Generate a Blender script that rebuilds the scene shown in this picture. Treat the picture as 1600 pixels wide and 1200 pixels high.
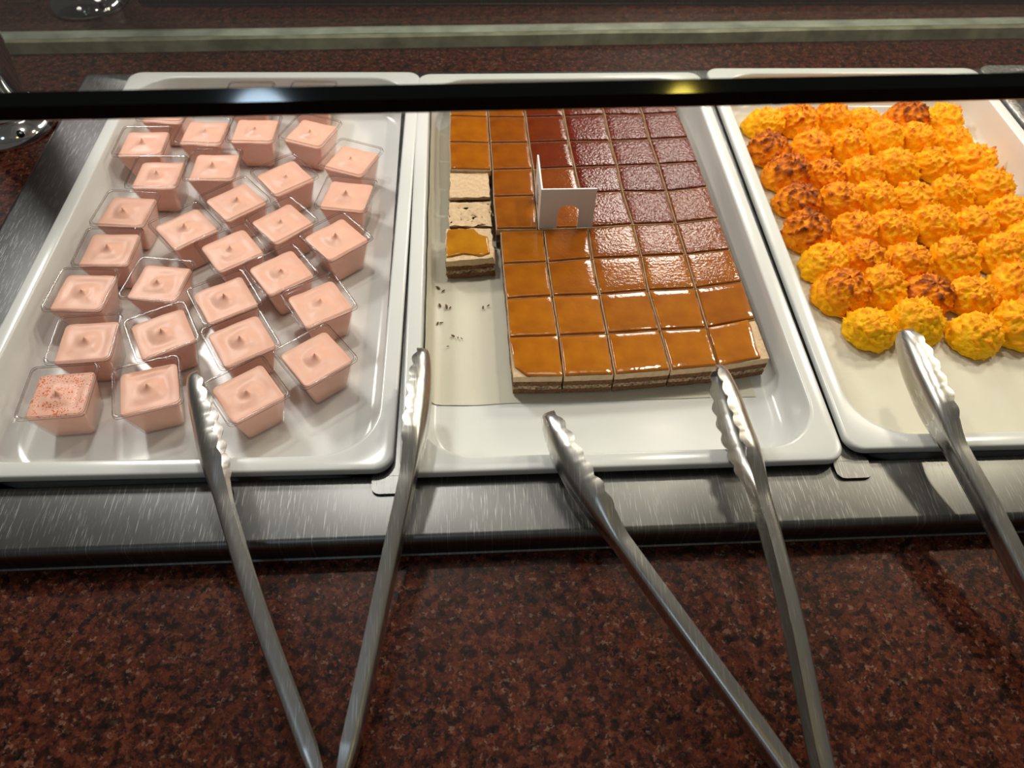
import bpy, bmesh, math, random
from mathutils import Vector, Matrix, noise

for o in list(bpy.data.objects): bpy.data.objects.remove(o)
scene = bpy.context.scene
COL = scene.collection

# ------------------------------------------------------------------ camera
F_PX = 1158.07
CAM = Vector((-0.10618, -0.2737, 0.45445))
PITCH, YAW, ROLL = 0.91115, 0.07904, 0.03558
fw = Vector((math.sin(YAW)*math.cos(PITCH), math.cos(YAW)*math.cos(PITCH), -math.sin(PITCH)))
rt = Vector((math.cos(YAW), -math.sin(YAW), 0)); up = rt.cross(fw)
R_ = rt*math.cos(ROLL) + up*math.sin(ROLL); U_ = -rt*math.sin(ROLL) + up*math.cos(ROLL)
cd = bpy.data.cameras.new('camera'); cam = bpy.data.objects.new('camera', cd); COL.objects.link(cam)
cd.sensor_width = 36; cd.lens = F_PX/1600*36; cd.clip_start = 0.01
cam.matrix_world = Matrix(((R_.x, U_.x, -fw.x, CAM.x), (R_.y, U_.y, -fw.y, CAM.y), (R_.z, U_.z, -fw.z, CAM.z), (0, 0, 0, 1)))
cd.dof.use_dof = True; cd.dof.focus_distance = 0.60; cd.dof.aperture_fstop = 8.5
scene.camera = cam

# ------------------------------------------------------------------ world, lamps, exposure
w = bpy.data.worlds.new('room'); scene.world = w; w.use_nodes = True
w.node_tree.nodes['Background'].inputs[0].default_value = (1.0, 0.93, 0.85, 1)
w.node_tree.nodes['Background'].inputs[1].default_value = 0.08
def lamp(name, loc, power, size, color, target=None, size_y=None):
    l = bpy.data.lights.new(name, 'AREA'); l.shape = 'DISK'; l.size = size; l.energy = power; l.color = color
    if size_y: l.shape = 'RECTANGLE'; l.size_y = size_y
    o = bpy.data.objects.new(name, l); COL.objects.link(o); o.location = loc
    t = Vector(target if target else (loc[0], loc[1], 0)) - Vector(loc)
    o.rotation_euler = t.to_track_quat('-Z', 'Y').to_euler()
    return o
lamp('buffet_lamp', (-0.25, 0.34, 0.60), 1.3, 0.05, (1.0, 0.94, 0.89), (-0.25, 0.2, 0))
lamp('buffet_lamp', (0.22, 0.40, 0.60), 1.2, 0.05, (1.0, 0.88, 0.72), (0.16, 0.2, 0))
lamp('buffet_lamp', (0.72, 0.38, 0.60), 1.6, 0.05, (1.0, 0.86, 0.66), (0.5, 0.2, 0))
lamp('spot_lamp', (-1.05, 1.30, 1.30), 13.0, 0.30, (1.0, 0.94, 0.90), (-0.2, 0.2, 0))
lamp('spot_lamp', (0.95, 1.02, 1.00), 7.0, 0.20, (1.0, 0.88, 0.72), (0.2, 0.2, 0))
lamp('buffet_strip_lamp', (0.285, 1.04, 0.50), 5.0, 0.20, (1.0, 0.92, 0.82), None, 0.44)
lamp('overhead_light', (0.1, 0.9, 2.1), 3.0, 0.5, (1.0, 0.93, 0.84), (0, 0.2, 0))
lamp('overhead_light', (-0.74, -1.27, 2.30), 1.9, 0.19, (0.62, 0.82, 1.0), (-0.2, 0.03, 0.26))  # added behind the camera to put a bluish glint on the shelf's bevel
lamp('overhead_light', (0.72, -1.20, 2.30), 0.6, 0.09, (1.0, 0.78, 0.12), (0.0, 0.03, 0.26))  # likewise added, its reflection makes the yellow glint on the glass edge
vs = scene.view_settings
vs.view_transform = 'Standard'; vs.look = 'None'; vs.gamma = 1; vs.exposure = 0.12; vs.use_curve_mapping = False
scene.cycles.transparent_max_bounces = 40
scene.cycles.max_bounces = 10

# ------------------------------------------------------------------ helpers
def link(name, me, mat=None, parent=None, loc=None, rotz=0.0):
    o = bpy.data.objects.new(name, me); COL.objects.link(o)
    if mat is not None and me is not None and not me.materials:
        for m in (mat if isinstance(mat, (list, tuple)) else [mat]): me.materials.append(m)
    if parent: o.parent = parent
    if loc is not None: o.location = loc
    o.rotation_euler.z = rotz
    return o
def tag(o, label, cat, group=None, kind=None):
    if label: o['label'] = label
    if cat: o['category'] = cat
    if group: o['group'] = group
    if kind: o['kind'] = kind
    return o
def empty(name, loc=(0, 0, 0), rotz=0.0):
    o = bpy.data.objects.new(name, None); COL.objects.link(o); o.location = loc; o.rotation_euler.z = rotz
    o.empty_display_size = 0.02
    return o
def mesh(name, V, F, smooth=True, mats=None):
    me = bpy.data.meshes.new(name); me.from_pydata([tuple(v) for v in V], [], F); me.update()
    if smooth: me.polygons.foreach_set('use_smooth', [True]*len(me.polygons))
    return me
def sharp(me, deg=35):
    me.set_sharp_from_angle(angle=math.radians(deg)) if hasattr(me, 'set_sharp_from_angle') else None
    return me
def loft(name, rings, cap0=False, cap1=False, closed=True, smooth=True):
    V, F = [], []; n = len(rings[0])
    for r in rings: V += r
    m = n if closed else n-1
    for i in range(len(rings)-1):
        for j in range(m):
            a = i*n+j; b = i*n+(j+1) % n
            F.append((a, b, b+n, a+n))
    if cap0: F.append(tuple(range(n-1, -1, -1)))
    if cap1: F.append(tuple((len(rings)-1)*n+j for j in range(n)))
    return mesh(name, V, F, smooth)
def rrect(hx, hy, r, z, nc=8, ns=6, cx=0.0, cy=0.0):
    r = min(r, hx*.999, hy*.999); P = []
    cs = [(hx-r, -hy+r, -90), (hx-r, hy-r, 0), (-hx+r, hy-r, 90), (-hx+r, -hy+r, 180)]
    for k, (x, y, a0) in enumerate(cs):
        for i in range(nc+1):
            a = math.radians(a0+90*i/nc); P.append((cx+x+r*math.cos(a), cy+y+r*math.sin(a), z))
        x2, y2, a2 = cs[(k+1) % 4]
        e = P[-1]; a = math.radians(a2); s = (cx+x2+r*math.cos(a), cy+y2+r*math.sin(a))
        for i in range(1, ns): t = i/ns; P.append((e[0]+(s[0]-e[0])*t, e[1]+(s[1]-e[1])*t, z))
    return P
def box(name, x0, x1, y0, y1, z0, z1, mat=None, parent=None, bev=0.0):
    bm = bmesh.new(); bmesh.ops.create_cube(bm, size=1)
    for v in bm.verts: v.co = Vector(((x0+x1)/2+v.co.x*(x1-x0), (y0+y1)/2+v.co.y*(y1-y0), (z0+z1)/2+v.co.z*(z1-z0)))
    if bev: bmesh.ops.bevel(bm, geom=bm.edges[:], offset=bev, segments=3, affect='EDGES', profile=.5)
    me = bpy.data.meshes.new(name); bm.to_mesh(me); bm.free()
    return link(name, me, mat, parent)
def prism(name, poly, z0, z1, mat=None, parent=None, smooth=False):
    n = len(poly); V = [(x, y, z0) for x, y in poly]+[(x, y, z1) for x, y in poly]
    F = [tuple(range(n-1, -1, -1)), tuple(range(n, 2*n))]+[(i, (i+1) % n, n+(i+1) % n, n+i) for i in range(n)]
    return link(name, mesh(name, V, F, smooth), mat, parent)

# ------------------------------------------------------------------ materials
def mat(name):
    m = bpy.data.materials.new(name); m.use_nodes = True; nt = m.node_tree
    return m, nt, nt.nodes['Principled BSDF']
def N(nt, t, **kw):
    n = nt.nodes.new(t)
    for k, v in kw.items():
        if k.startswith('i_'):
            key = k[2:]; key = int(key) if key.isdigit() else key
            n.inputs[key].default_value = v
        else: setattr(n, k, v)
    return n
def ramp(nt, stops, interp='LINEAR'):
    n = nt.nodes.new('ShaderNodeValToRGB'); cr = n.color_ramp; cr.interpolation = interp
    while len(cr.elements) > 1: cr.elements.remove(cr.elements[-1])
    for i, (p, c) in enumerate(stops):
        e = cr.elements[0] if i == 0 else cr.elements.new(p)
        e.position = p; e.color = (*c, 1) if len(c) == 3 else c
    return n
def coords(nt, scale=(1, 1, 1), rot=(0, 0, 0), kind='Object'):
    tc = N(nt, 'ShaderNodeTexCoord'); mp = N(nt, 'ShaderNodeMapping')
    mp.inputs['Scale'].default_value = scale; mp.inputs['Rotation'].default_value = rot
    nt.links.new(tc.outputs[kind], mp.inputs['Vector']); return mp.outputs['Vector']
def bump(nt, bsdf, h, strength, dist):
    b = N(nt, 'ShaderNodeBump'); b.inputs['Strength'].default_value = strength; b.inputs['Distance'].default_value = dist
    nt.links.new(h, b.inputs['Height']); nt.links.new(b.outputs[0], bsdf.inputs['Normal']); return b

def simple(name, col, rough=.4, metal=0.0, bumpsc=None, bstr=.2, bdist=.0005, spec=.5, var=0.0):
    m, nt, b = mat(name)
    b.inputs['Base Color'].default_value = (*col, 1); b.inputs['Roughness'].default_value = rough
    b.inputs['Metallic'].default_value = metal; b.inputs['Specular IOR Level'].default_value = spec
    if bumpsc or var:
        v = coords(nt); n = N(nt, 'ShaderNodeTexNoise'); n.inputs['Scale'].default_value = bumpsc or 100; n.inputs['Detail'].default_value = 5
        nt.links.new(v, n.inputs['Vector'])
        if bumpsc: bump(nt, b, n.outputs[0], bstr, bdist)
        if var:
            r = ramp(nt, [(.3, tuple(c*(1-var) for c in col)), (.7, tuple(min(1, c*(1+var)) for c in col))])
            nt.links.new(n.outputs[0], r.inputs[0]); nt.links.new(r.outputs[0], b.inputs['Base Color'])
    return m

M = {}
M['melamine'] = simple('white_melamine', (.77, .78, .76), .18, var=0)
M['paper'] = simple('baking_paper', (.64, .61, .50), .45, bumpsc=60, bstr=.25, bdist=.002)
M['card'] = simple('white_card', (.80, .80, .80), .5)
M['curb'] = simple('aged_sealant', (.30, .30, .20), .35, bumpsc=40, bstr=.4, bdist=.002, var=.35)
M['curbtop'] = simple('glass_edge_sealant', (.42, .46, .38), .2, bumpsc=25, bstr=.4, bdist=.002, var=.3)
M['dark'] = simple('dark_well', (.02, .02, .02), .5)
M['crumb'] = simple('crumb_brown', (.12, .06, .025), .8)

def granite():
    m, nt, b = mat('red_granite'); v = coords(nt)
    dn = N(nt, 'ShaderNodeTexNoise'); dn.inputs['Scale'].default_value = 500; nt.links.new(v, dn.inputs['Vector'])
    mx = N(nt, 'ShaderNodeMixRGB', blend_type='LINEAR_LIGHT'); mx.inputs[0].default_value = .0034
    nt.links.new(v, mx.inputs[1]); nt.links.new(dn.outputs['Color'], mx.inputs[2])
    v1 = N(nt, 'ShaderNodeTexVoronoi'); v1.inputs['Scale'].default_value = 470; nt.links.new(mx.outputs[0], v1.inputs['Vector'])
    v2 = N(nt, 'ShaderNodeTexVoronoi'); v2.inputs['Scale'].default_value = 240; nt.links.new(mx.outputs[0], v2.inputs['Vector'])
    sp = N(nt, 'ShaderNodeSeparateColor'); nt.links.new(v1.outputs['Color'], sp.inputs[0])
    sp2 = N(nt, 'ShaderNodeSeparateColor'); nt.links.new(v2.outputs['Color'], sp2.inputs[0])
    r1 = ramp(nt, [(0, (.004, .003, .003)), (.14, (.018, .006, .005)), (.30, (.055, .012, .006)), (.55, (.115, .025, .010)), (.80, (.17, .050, .024)), (.95, (.27, .15, .105))], 'CONSTANT')
    nt.links.new(sp.outputs[0], r1.inputs[0])
    r2 = ramp(nt, [(0, (.006, .005, .005)), (.18, (.03, .009, .006)), (.26, (.085, .018, .008)), (.60, (.12, .028, .012)), (.85, (.08, .022, .012))], 'CONSTANT')
    nt.links.new(sp2.outputs[1], r2.inputs[0])
    big = N(nt, 'ShaderNodeTexNoise'); big.inputs['Scale'].default_value = 125; big.inputs['Detail'].default_value = 4; nt.links.new(v, big.inputs['Vector'])
    rb = ramp(nt, [(.36, (0, 0, 0)), (.44, (1, 1, 1))]); nt.links.new(big.outputs[0], rb.inputs[0])
    m1 = N(nt, 'ShaderNodeMixRGB'); m1.inputs[0].default_value = .42
    nt.links.new(r1.outputs[0], m1.inputs[1]); nt.links.new(r2.outputs[0], m1.inputs[2])
    m2 = N(nt, 'ShaderNodeMixRGB', blend_type='MULTIPLY'); m2.inputs[0].default_value = .8
    rbc = ramp(nt, [(.40, (.12, .12, .13)), (.47, (1, 1, 1))]); nt.links.new(big.outputs[0], rbc.inputs[0])
    nt.links.new(m1.outputs[0], m2.inputs[1]); nt.links.new(rbc.outputs[0], m2.inputs[2])
    nt.links.new(m2.outputs[0], b.inputs['Base Color'])
    b.inputs['Roughness'].default_value = .4; b.inputs['Specular IOR Level'].default_value = .18
    bump(nt, b, sp.outputs[2], .06, .0006)
    return m
M['granite'] = granite()

def steel(name, base, rough, scr=1.0):
    m, nt, b = mat(name)
    b.inputs['Metallic'].default_value = 1; b.inputs['Base Color'].default_value = (*base, 1)
    out = None
    for rot, sc in ((0.12, (1700, 45, 1)), (-0.45, (1500, 38, 1)), (1.2, (1600, 34, 1)), (0.55, (1500, 42, 1))):
        v = coords(nt, sc, (0, 0, rot)); n = N(nt, 'ShaderNodeTexNoise'); n.inputs['Scale'].default_value = 1; n.inputs['Detail'].default_value = 1.5
        nt.links.new(v, n.inputs['Vector'])
        r = ramp(nt, [(.66, (0, 0, 0)), (.72, (1, 1, 1))]); nt.links.new(n.outputs[0], r.inputs[0])
        if out is None: out = r.outputs[0]
        else:
            a = N(nt, 'ShaderNodeMixRGB', blend_type='ADD'); a.inputs[0].default_value = 1
            nt.links.new(out, a.inputs[1]); nt.links.new(r.outputs[0], a.inputs[2]); out = a.outputs[0]
    # broad smears
    v = coords(nt); s = N(nt, 'ShaderNodeTexNoise'); s.inputs['Scale'].default_value = 14; s.inputs['Detail'].default_value = 4; nt.links.new(v, s.inputs['Vector'])
    mr = N(nt, 'ShaderNodeMapRange'); mr.inputs[3].default_value = rough-.07; mr.inputs[4].default_value = rough+.10; nt.links.new(s.outputs[0], mr.inputs[0])
    ad = N(nt, 'ShaderNodeMath', operation='MULTIPLY_ADD'); ad.inputs[1].default_value = .12*scr
    nt.links.new(out, ad.inputs[0]); nt.links.new(mr.outputs[0], ad.inputs[2]); nt.links.new(ad.outputs[0], b.inputs['Roughness'])
    cm = N(nt, 'ShaderNodeMixRGB'); cm.inputs[1].default_value = (*base, 1); cm.inputs[2].default_value = (*[min(.9, c*2.3) for c in base], 1)
    nt.links.new(out, cm.inputs[0]); nt.links.new(cm.outputs[0], b.inputs['Base Color'])
    bump(nt, b, out, .10*scr, .0003)
    return m
M['steel'] = steel('brushed_steel', (.17, .17, .167), .35)
M['tong'] = steel('tong_steel', (.58, .56, .52), .28, .2)
M['chrome'] = simple('chrome', (.70, .70, .70), .08, 1.0)
M['screw'] = simple('dark_screw', (.06, .06, .06), .3, 1.0)

def clear(name, tint, rough=.02, ior=1.45, boost=1.0):
    m = bpy.data.materials.new(name); m.use_nodes = True; nt = m.node_tree; nt.nodes.clear()
    out = N(nt, 'ShaderNodeOutputMaterial'); mix = N(nt, 'ShaderNodeMixShader'); fr = N(nt, 'ShaderNodeFresnel'); fr.inputs[0].default_value = ior
    tr = N(nt, 'ShaderNodeBsdfTransparent'); tr.inputs[0].default_value = (*tint, 1)
    gl = N(nt, 'ShaderNodeBsdfGlossy'); gl.inputs['Roughness'].default_value = rough
    mu = N(nt, 'ShaderNodeMath', operation='MULTIPLY', use_clamp=True); mu.inputs[1].default_value = boost
    ge = N(nt, 'ShaderNodeNewGeometry'); mr = N(nt, 'ShaderNodeMapRange'); mr.inputs[3].default_value = ior; mr.inputs[4].default_value = 1/ior
    nt.links.new(ge.outputs['Backfacing'], mr.inputs[0]); nt.links.new(mr.outputs[0], fr.inputs[0])     # thin sheet: same reflectance from both sides
    nt.links.new(fr.outputs[0], mu.inputs[0])
    nt.links.new(mu.outputs[0], mix.inputs[0]); nt.links.new(tr.outputs[0], mix.inputs[1]); nt.links.new(gl.outputs[0], mix.inputs[2]); nt.links.new(mix.outputs[0], out.inputs[0])
    return m
M['plastic'] = clear('clear_plastic', (.96, .95, .95), .05, 1.5, 1.0)
M['plastic_edge'] = clear('clear_plastic_edge', (.80, .76, .75), .08, 1.5, 1.2)
M['glass'] = clear('shelf_glass', (.95, .97, .955), .01, 1.5)
M['pane'] = clear('divider_glass', (.72, .72, .70), .03, 1.5)
m, nt, b = mat('green_glass_edge'); b.inputs['Base Color'].default_value = (.001, .006, .004, 1); b.inputs['Roughness'].default_value = .06
M['glass_edge'] = m

def mousse(name, spots=False):
    m, nt, b = mat(name); v = coords(nt)
    n = N(nt, 'ShaderNodeTexNoise'); n.inputs['Scale'].default_value = 90; n.inputs['Detail'].default_value = 3; nt.links.new(v, n.inputs['Vector'])
    r = ramp(nt, [(.3, (.90, .50, .375)), (.7, (.94, .55, .42))]); nt.links.new(n.outputs[0], r.inputs[0]); col = r.outputs[0]
    if spots:
        vo = N(nt, 'ShaderNodeTexVoronoi'); vo.inputs['Scale'].default_value = 620; nt.links.new(v, vo.inputs['Vector'])
        n2 = N(nt, 'ShaderNodeTexNoise'); n2.inputs['Scale'].default_value = 150; nt.links.new(v, n2.inputs['Vector'])
        mt = N(nt, 'ShaderNodeMath', operation='MULTIPLY_ADD'); mt.inputs[1].default_value = .9; nt.links.new(n2.outputs[0], mt.inputs[0]); nt.links.new(vo.outputs[0], mt.inputs[2])
        rr = ramp(nt, [(.300, (1, 1, 1)), (.335, (0, 0, 0))]); 
        sc = N(nt, 'ShaderNodeMath', operation='MULTIPLY'); sc.inputs[1].default_value = .42; nt.links.new(mt.outputs[0], sc.inputs[0]); nt.links.new(sc.outputs[0], rr.inputs[0])
        # only on the top face
        g = N(nt, 'ShaderNodeNewGeometry'); sx = N(nt, 'ShaderNodeSeparateXYZ'); nt.links.new(g.outputs['Normal'], sx.inputs[0])
        gt = N(nt, 'ShaderNodeMath', operation='GREATER_THAN'); gt.inputs[1].default_value = .7; nt.links.new(sx.outputs[2], gt.inputs[0])
        mm = N(nt, 'ShaderNodeMath', operation='MULTIPLY'); nt.links.new(rr.outputs[0], mm.inputs[0]); nt.links.new(gt.outputs[0], mm.inputs[1])
        mx = N(nt, 'ShaderNodeMixRGB'); mx.inputs[2].default_value = (.80, .13, .04, 1); nt.links.new(mm.outputs[0], mx.inputs[0]); nt.links.new(col, mx.inputs[1]); col = mx.outputs[0]
    nt.links.new(col, b.inputs['Base Color'])
    b.inputs['Roughness'].default_value = .38; b.inputs['Specular IOR Level'].default_value = .35
    b.inputs['Subsurface Weight'].default_value = .25; b.inputs['Subsurface Radius'].default_value = (.006, .003, .002); b.inputs['Subsurface Scale'].default_value = 1.0
    return m
M['mousse'] = mousse('pink_mousse'); M['mousse_bubbles'] = mousse('pink_mousse_with_orange_bubbles', True)

def caramel():
    m, nt, b = mat('caramel_glaze'); v = coords(nt)
    oi = N(nt, 'ShaderNodeObjectInfo')
    n = N(nt, 'ShaderNodeTexNoise'); n.inputs['Scale'].default_value = 45; n.inputs['Detail'].default_value = 4; nt.links.new(v, n.inputs['Vector'])
    r = ramp(nt, [(.3, (.78, .70, .6)), (.72, (1.12, 1.2, 1.2))]); nt.links.new(n.outputs[0], r.inputs[0])
    mx = N(nt, 'ShaderNodeMixRGB', blend_type='MULTIPLY'); mx.inputs[0].default_value = 1
    nt.links.new(oi.outputs['Color'], mx.inputs[1]); nt.links.new(r.outputs[0], mx.inputs[2]); nt.links.new(mx.outputs[0], b.inputs['Base Color'])
    b.inputs['Roughness'].default_value = .35; b.inputs['Coat Weight'].default_value = 1.0; b.inputs['Coat Roughness'].default_value = .05
    b.inputs['Specular IOR Level'].default_value = .05
    w1 = N(nt, 'ShaderNodeTexNoise'); w1.inputs['Scale'].default_value = 330; w1.inputs['Detail'].default_value = 2.5; nt.links.new(v, w1.inputs['Vector'])
    bp = bump(nt, b, w1.outputs[0], .5, .0013)
    nt.links.new(oi.outputs['Alpha'], bp.inputs['Strength']); nt.links.new(bp.outputs[0], b.inputs['Coat Normal'])
    return m
M['caramel'] = caramel()
M['cream'] = simple('coffee_cream', (.66, .47, .28), .7, bumpsc=260, bstr=.7, bdist=.002, var=.12)
M['creamdark'] = simple('cream_filling', (.46, .32, .20), .8, bumpsc=420, bstr=1.0, bdist=.005, var=.85)
M['sponge'] = simple('brown_sponge', (.19, .085, .032), .9, bumpsc=420, bstr=.9, bdist=.003, var=.35)

def macaroon():
    m, nt, b = mat('macaroon'); at = N(nt, 'ShaderNodeAttribute'); at.attribute_name = 'toast'
    oi = N(nt, 'ShaderNodeObjectInfo'); sp = N(nt, 'ShaderNodeSeparateColor'); nt.links.new(oi.outputs['Color'], sp.inputs[0])
    v = coords(nt); n = N(nt, 'ShaderNodeTexNoise'); n.inputs['Scale'].default_value = 260; n.inputs['Detail'].default_value = 4; nt.links.new(v, n.inputs['Vector'])
    a1 = N(nt, 'ShaderNodeMath', operation='MULTIPLY_ADD'); a1.inputs[1].default_value = .28; nt.links.new(n.outputs[0], a1.inputs[0]); nt.links.new(at.outputs['Fac'], a1.inputs[2])
    a2 = N(nt, 'ShaderNodeMath', operation='ADD'); nt.links.new(a1.outputs[0], a2.inputs[0]); nt.links.new(sp.outputs[0], a2.inputs[1])
    a3 = N(nt, 'ShaderNodeMath', operation='SUBTRACT'); a3.inputs[1].default_value = .64; nt.links.new(a2.outputs[0], a3.inputs[0])
    r = ramp(nt, [(0, (1.0, .53, .003)), (.24, (1.0, .41, .002)), (.50, (.88, .25, .002)), (.65, (.52, .12, .004)), (.85, (.24, .05, .005)), (1, (.09, .02, .006))])
    nt.links.new(a3.outputs[0], r.inputs[0]); nt.links.new(r.outputs[0], b.inputs['Base Color'])
    b.inputs['Roughness'].default_value = .55; b.inputs['Specular IOR Level'].default_value = .2
    b.inputs['Subsurface Weight'].default_value = .0; b.inputs['Subsurface Radius'].default_value = (.006, .003, .0005); b.inputs['Subsurface Scale'].default_value = 1.0
    bump(nt, b, n.outputs[0], .6, .0015)
    return m
M['macaroon'] = macaroon()

# ------------------------------------------------------------------ counter
GZ = -0.033          # granite top
FZ = -0.011          # steel frame top
counter = tag(empty('buffet_counter', (0, 0, GZ)), 'speckled red granite buffet counter with a recessed steel frame holding the trays', 'counter')
def ring_slab(name, ox0, ox1, oy0, oy1, ix0, ix1, iy0, iy1, z0, z1, m, parent):
    V = []
    for z in (z0, z1):
        V += [(ox0, oy0, z), (ox1, oy0, z), (ox1, oy1, z), (ox0, oy1, z), (ix0, iy0, z), (ix1, iy0, z), (ix1, iy1, z), (ix0, iy1, z)]
    F = []
    for i in range(4):
        j = (i+1) % 4
        F += [(8+i, 8+j, 12+j, 12+i), (j, i, 4+i, 4+j), (i, j, 8+j, 8+i), (4+j, 4+i, 12+i, 12+j)]
    o = link(name, mesh(name, V, F, False), m, parent); o.matrix_parent_inverse = parent.matrix_world.inverted() if parent else Matrix()
    return o
bpy.context.view_layer.update()
FX0, FX1, FY0, FY1 = -.547, 1.30, -.0465, .556
IX0, IX1, IY0, IY1 = -.4885, 1.155, .0065, .5290
ring_slab('granite_top', -1.6, 1.9, -.60, 1.9, FX0+.012, FX1-.012, FY0+.010, FY1-.010, GZ-.03, GZ, M['granite'], counter)
def frame_mesh(name, y0, y1, iy0, iy1, parent):
    cx, cy = (FX0+FX1)/2, (y0+y1)/2; hx, hy = (FX1-FX0)/2, (y1-y0)/2
    icx, icy = (IX0+IX1)/2, (iy0+iy1)/2; ihx, ihy = (IX1-IX0)/2, (iy1-iy0)/2
    rings = []
    def R(off, z, r): rings.append(rrect(hx+off, hy+off, r, z, 4, 24, cx, cy))
    R(.0012, GZ-.0005, .006); R(.0012, GZ+.001, .006); R(0, GZ+.0018, .005)
    for a in (0, 25, 50, 75, 90):
        an = math.radians(a); R(-.0055+.0055*math.cos(an), FZ-.0055+.0055*math.sin(an), .005)
    rings.append(rrect(ihx+.002, ihy+.002, .03, FZ, 4, 24, icx, icy)); rings.append(rrect(ihx, ihy, .03, FZ-.002, 4, 24, icx, icy)); rings.append(rrect(ihx, ihy, .03, -.15, 4, 24, icx, icy))
    me = loft(name, rings, cap1=True); sharp(me, 40)
    o = link(name, me, M['steel'], parent); o.matrix_parent_inverse = parent.matrix_world.inverted(); return o
frame_mesh('steel_frame', FY0, FY1, IY0, IY1, counter)
frame_mesh('steel_frame', .765, 1.37, .82, 1.32, counter)

# divider bars between the trays, bent tab resting on the frame
def bar(x, label):
    t = tag(empty('tray_support_bar', (x, 0, FZ)), label, 'bar', 'steel support bars between the trays')
    poly = rrect(.0135, .010, .006, 0, 4, 1, 0, -.0005)
    pr = [(p[0], p[1]) for p in poly]
    o = prism('tab', pr, .0006, .0022, M['steel'], t)
    o = box('rail', -.011, .011, .004, .531, .0008, .0024, M['steel'], t)
    return t
bar(.1690, 'steel support bar whose tab shows between the cake tray and the macaroon tray')
bar(-.1690, 'steel support bar whose tab shows between the mousse tray and the cake tray')

# ------------------------------------------------------------------ trays
TW, TD = .325, .530
def tray_mesh(name):
    hx, hy = TW/2, TD/2; R = []
    def add(off, z, r, ox=0): R.append(rrect(hx-off, hy-off, r, z, 10, 14, 0, hy))
    add(.0185, -.0440, .050); add(.0118, -.0405, .047); add(.0088, -.030, .045); add(.0085, -.0070, .044); add(.0030, -.0065, .016); add(.0004, -.0066, .014)   # underside
    add(0, -.0058, .0135); add(0, -.0022, .0135)
    for a in (30, 60, 90): an = math.radians(a); add(.0022-.0022*math.cos(an), -.0022+.0022*math.sin(an), .0135)
    add(.0065, .0, .022); add(.0110, 0, .042)
    for a in (30, 60, 90): an = math.radians(a); add(.0110+.0022*math.sin(an), -.0022+.0022*math.cos(an), .043)
    add(.0142, -.012, .044); add(.0154, -.028, .046)
    for a in (20, 40, 60, 75, 90): an = math.radians(a); add(.0154+.012*(1-math.cos(an)), -.028-.012*math.sin(an), .047)
    add(.060, -.040, .06)
    me = loft(name, R, cap0=True, cap1=True); sharp(me, 50); return me
tm = tray_mesh('serving_tray')
TR = [(-.3297, .00626, -.0124), (0, 0, 0), (.32897, .00692, -.01002), (.660, .010, -.010)]
M['wet_tray'] = simple('wet_grey_tray', (.42, .42, .40), .12, .6, bumpsc=220, bstr=.5, bdist=.002, var=.2)
labs = ['white melamine serving tray holding the pink mousse cups', 'white melamine serving tray holding the caramel cake, lined with paper',
        'white melamine serving tray holding the golden macaroons', 'grey wet empty tray at the far right, only its corner showing']
for i, (x, y, a) in enumerate(TR):
    me = tm if i < 3 else tm.copy()
    if i == 3: me.materials.clear()
    o = link('serving_tray', me, M['melamine'] if i < 3 else M['wet_tray'], None, (x, y, 0), a)
    tag(o, labs[i], 'tray', 'serving trays in the steel frame')
FLOOR = -.040

# ------------------------------------------------------------------ baking paper liners
def paper(label, x0, x1, y0, y1, flap, loc, rot, seed):
    rnd = random.Random(seed); nx, ny = 46, 70; V, F = [], []
    for j in range(ny+1):
        ty = j/ny
        edge = flap+.0035*noise.noise(Vector((ty*9, seed, 0)))+.0016*noise.noise(Vector((ty*31, seed, 4)))
        for i in range(nx+1):
            tx = i/nx
            s = -edge+(x1-x0+edge)*tx           # arc length from floor's left edge
            y = y0+(y1-y0)*ty
            n = max(0, noise.noise(Vector((s*38, y*14, seed))))*.0007+max(0, noise.noise(Vector((s*90, y*40, seed+3))))*.0004
            if s > 0: x, z = x0+s, FLOOR+.0006+n
            else:
                r = .011; q = -s; ar = r*math.pi/2
                if q < ar: a = q/r; x, z = x0-r*math.sin(a), FLOOR+.0006+r*(1-math.cos(a))+n
                else: x, z = x0-r-(q-ar)*.06+abs(n)*1.2, FLOOR+.0006+r+(q-ar)
            if tx > .97: y += .0
            V.append((x, y+.002*noise.noise(Vector((s*20, ty*3, seed+7)))*(1 if j in (0, ny) else 0), z))
    for j in range(ny):
        for i in range(nx):
            a = j*(nx+1)+i; F.append((a, a+1, a+nx+2, a+nx+1))
    o = link('baking_paper', mesh('baking_paper', V, F), M['paper'], None, (*loc, 0), rot)
    return tag(o, label, 'paper', 'baking paper lining the trays')
paper('pale baking paper with a wavy edge under the caramel cake', -.1350, .128, .088, .495, .038, (0, 0), 0, 5)
paper('pale crinkled baking paper under the golden macaroons', -.1350, .10, .034, .495, .030, (.32897, .00692), -.01002, 9)

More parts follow.
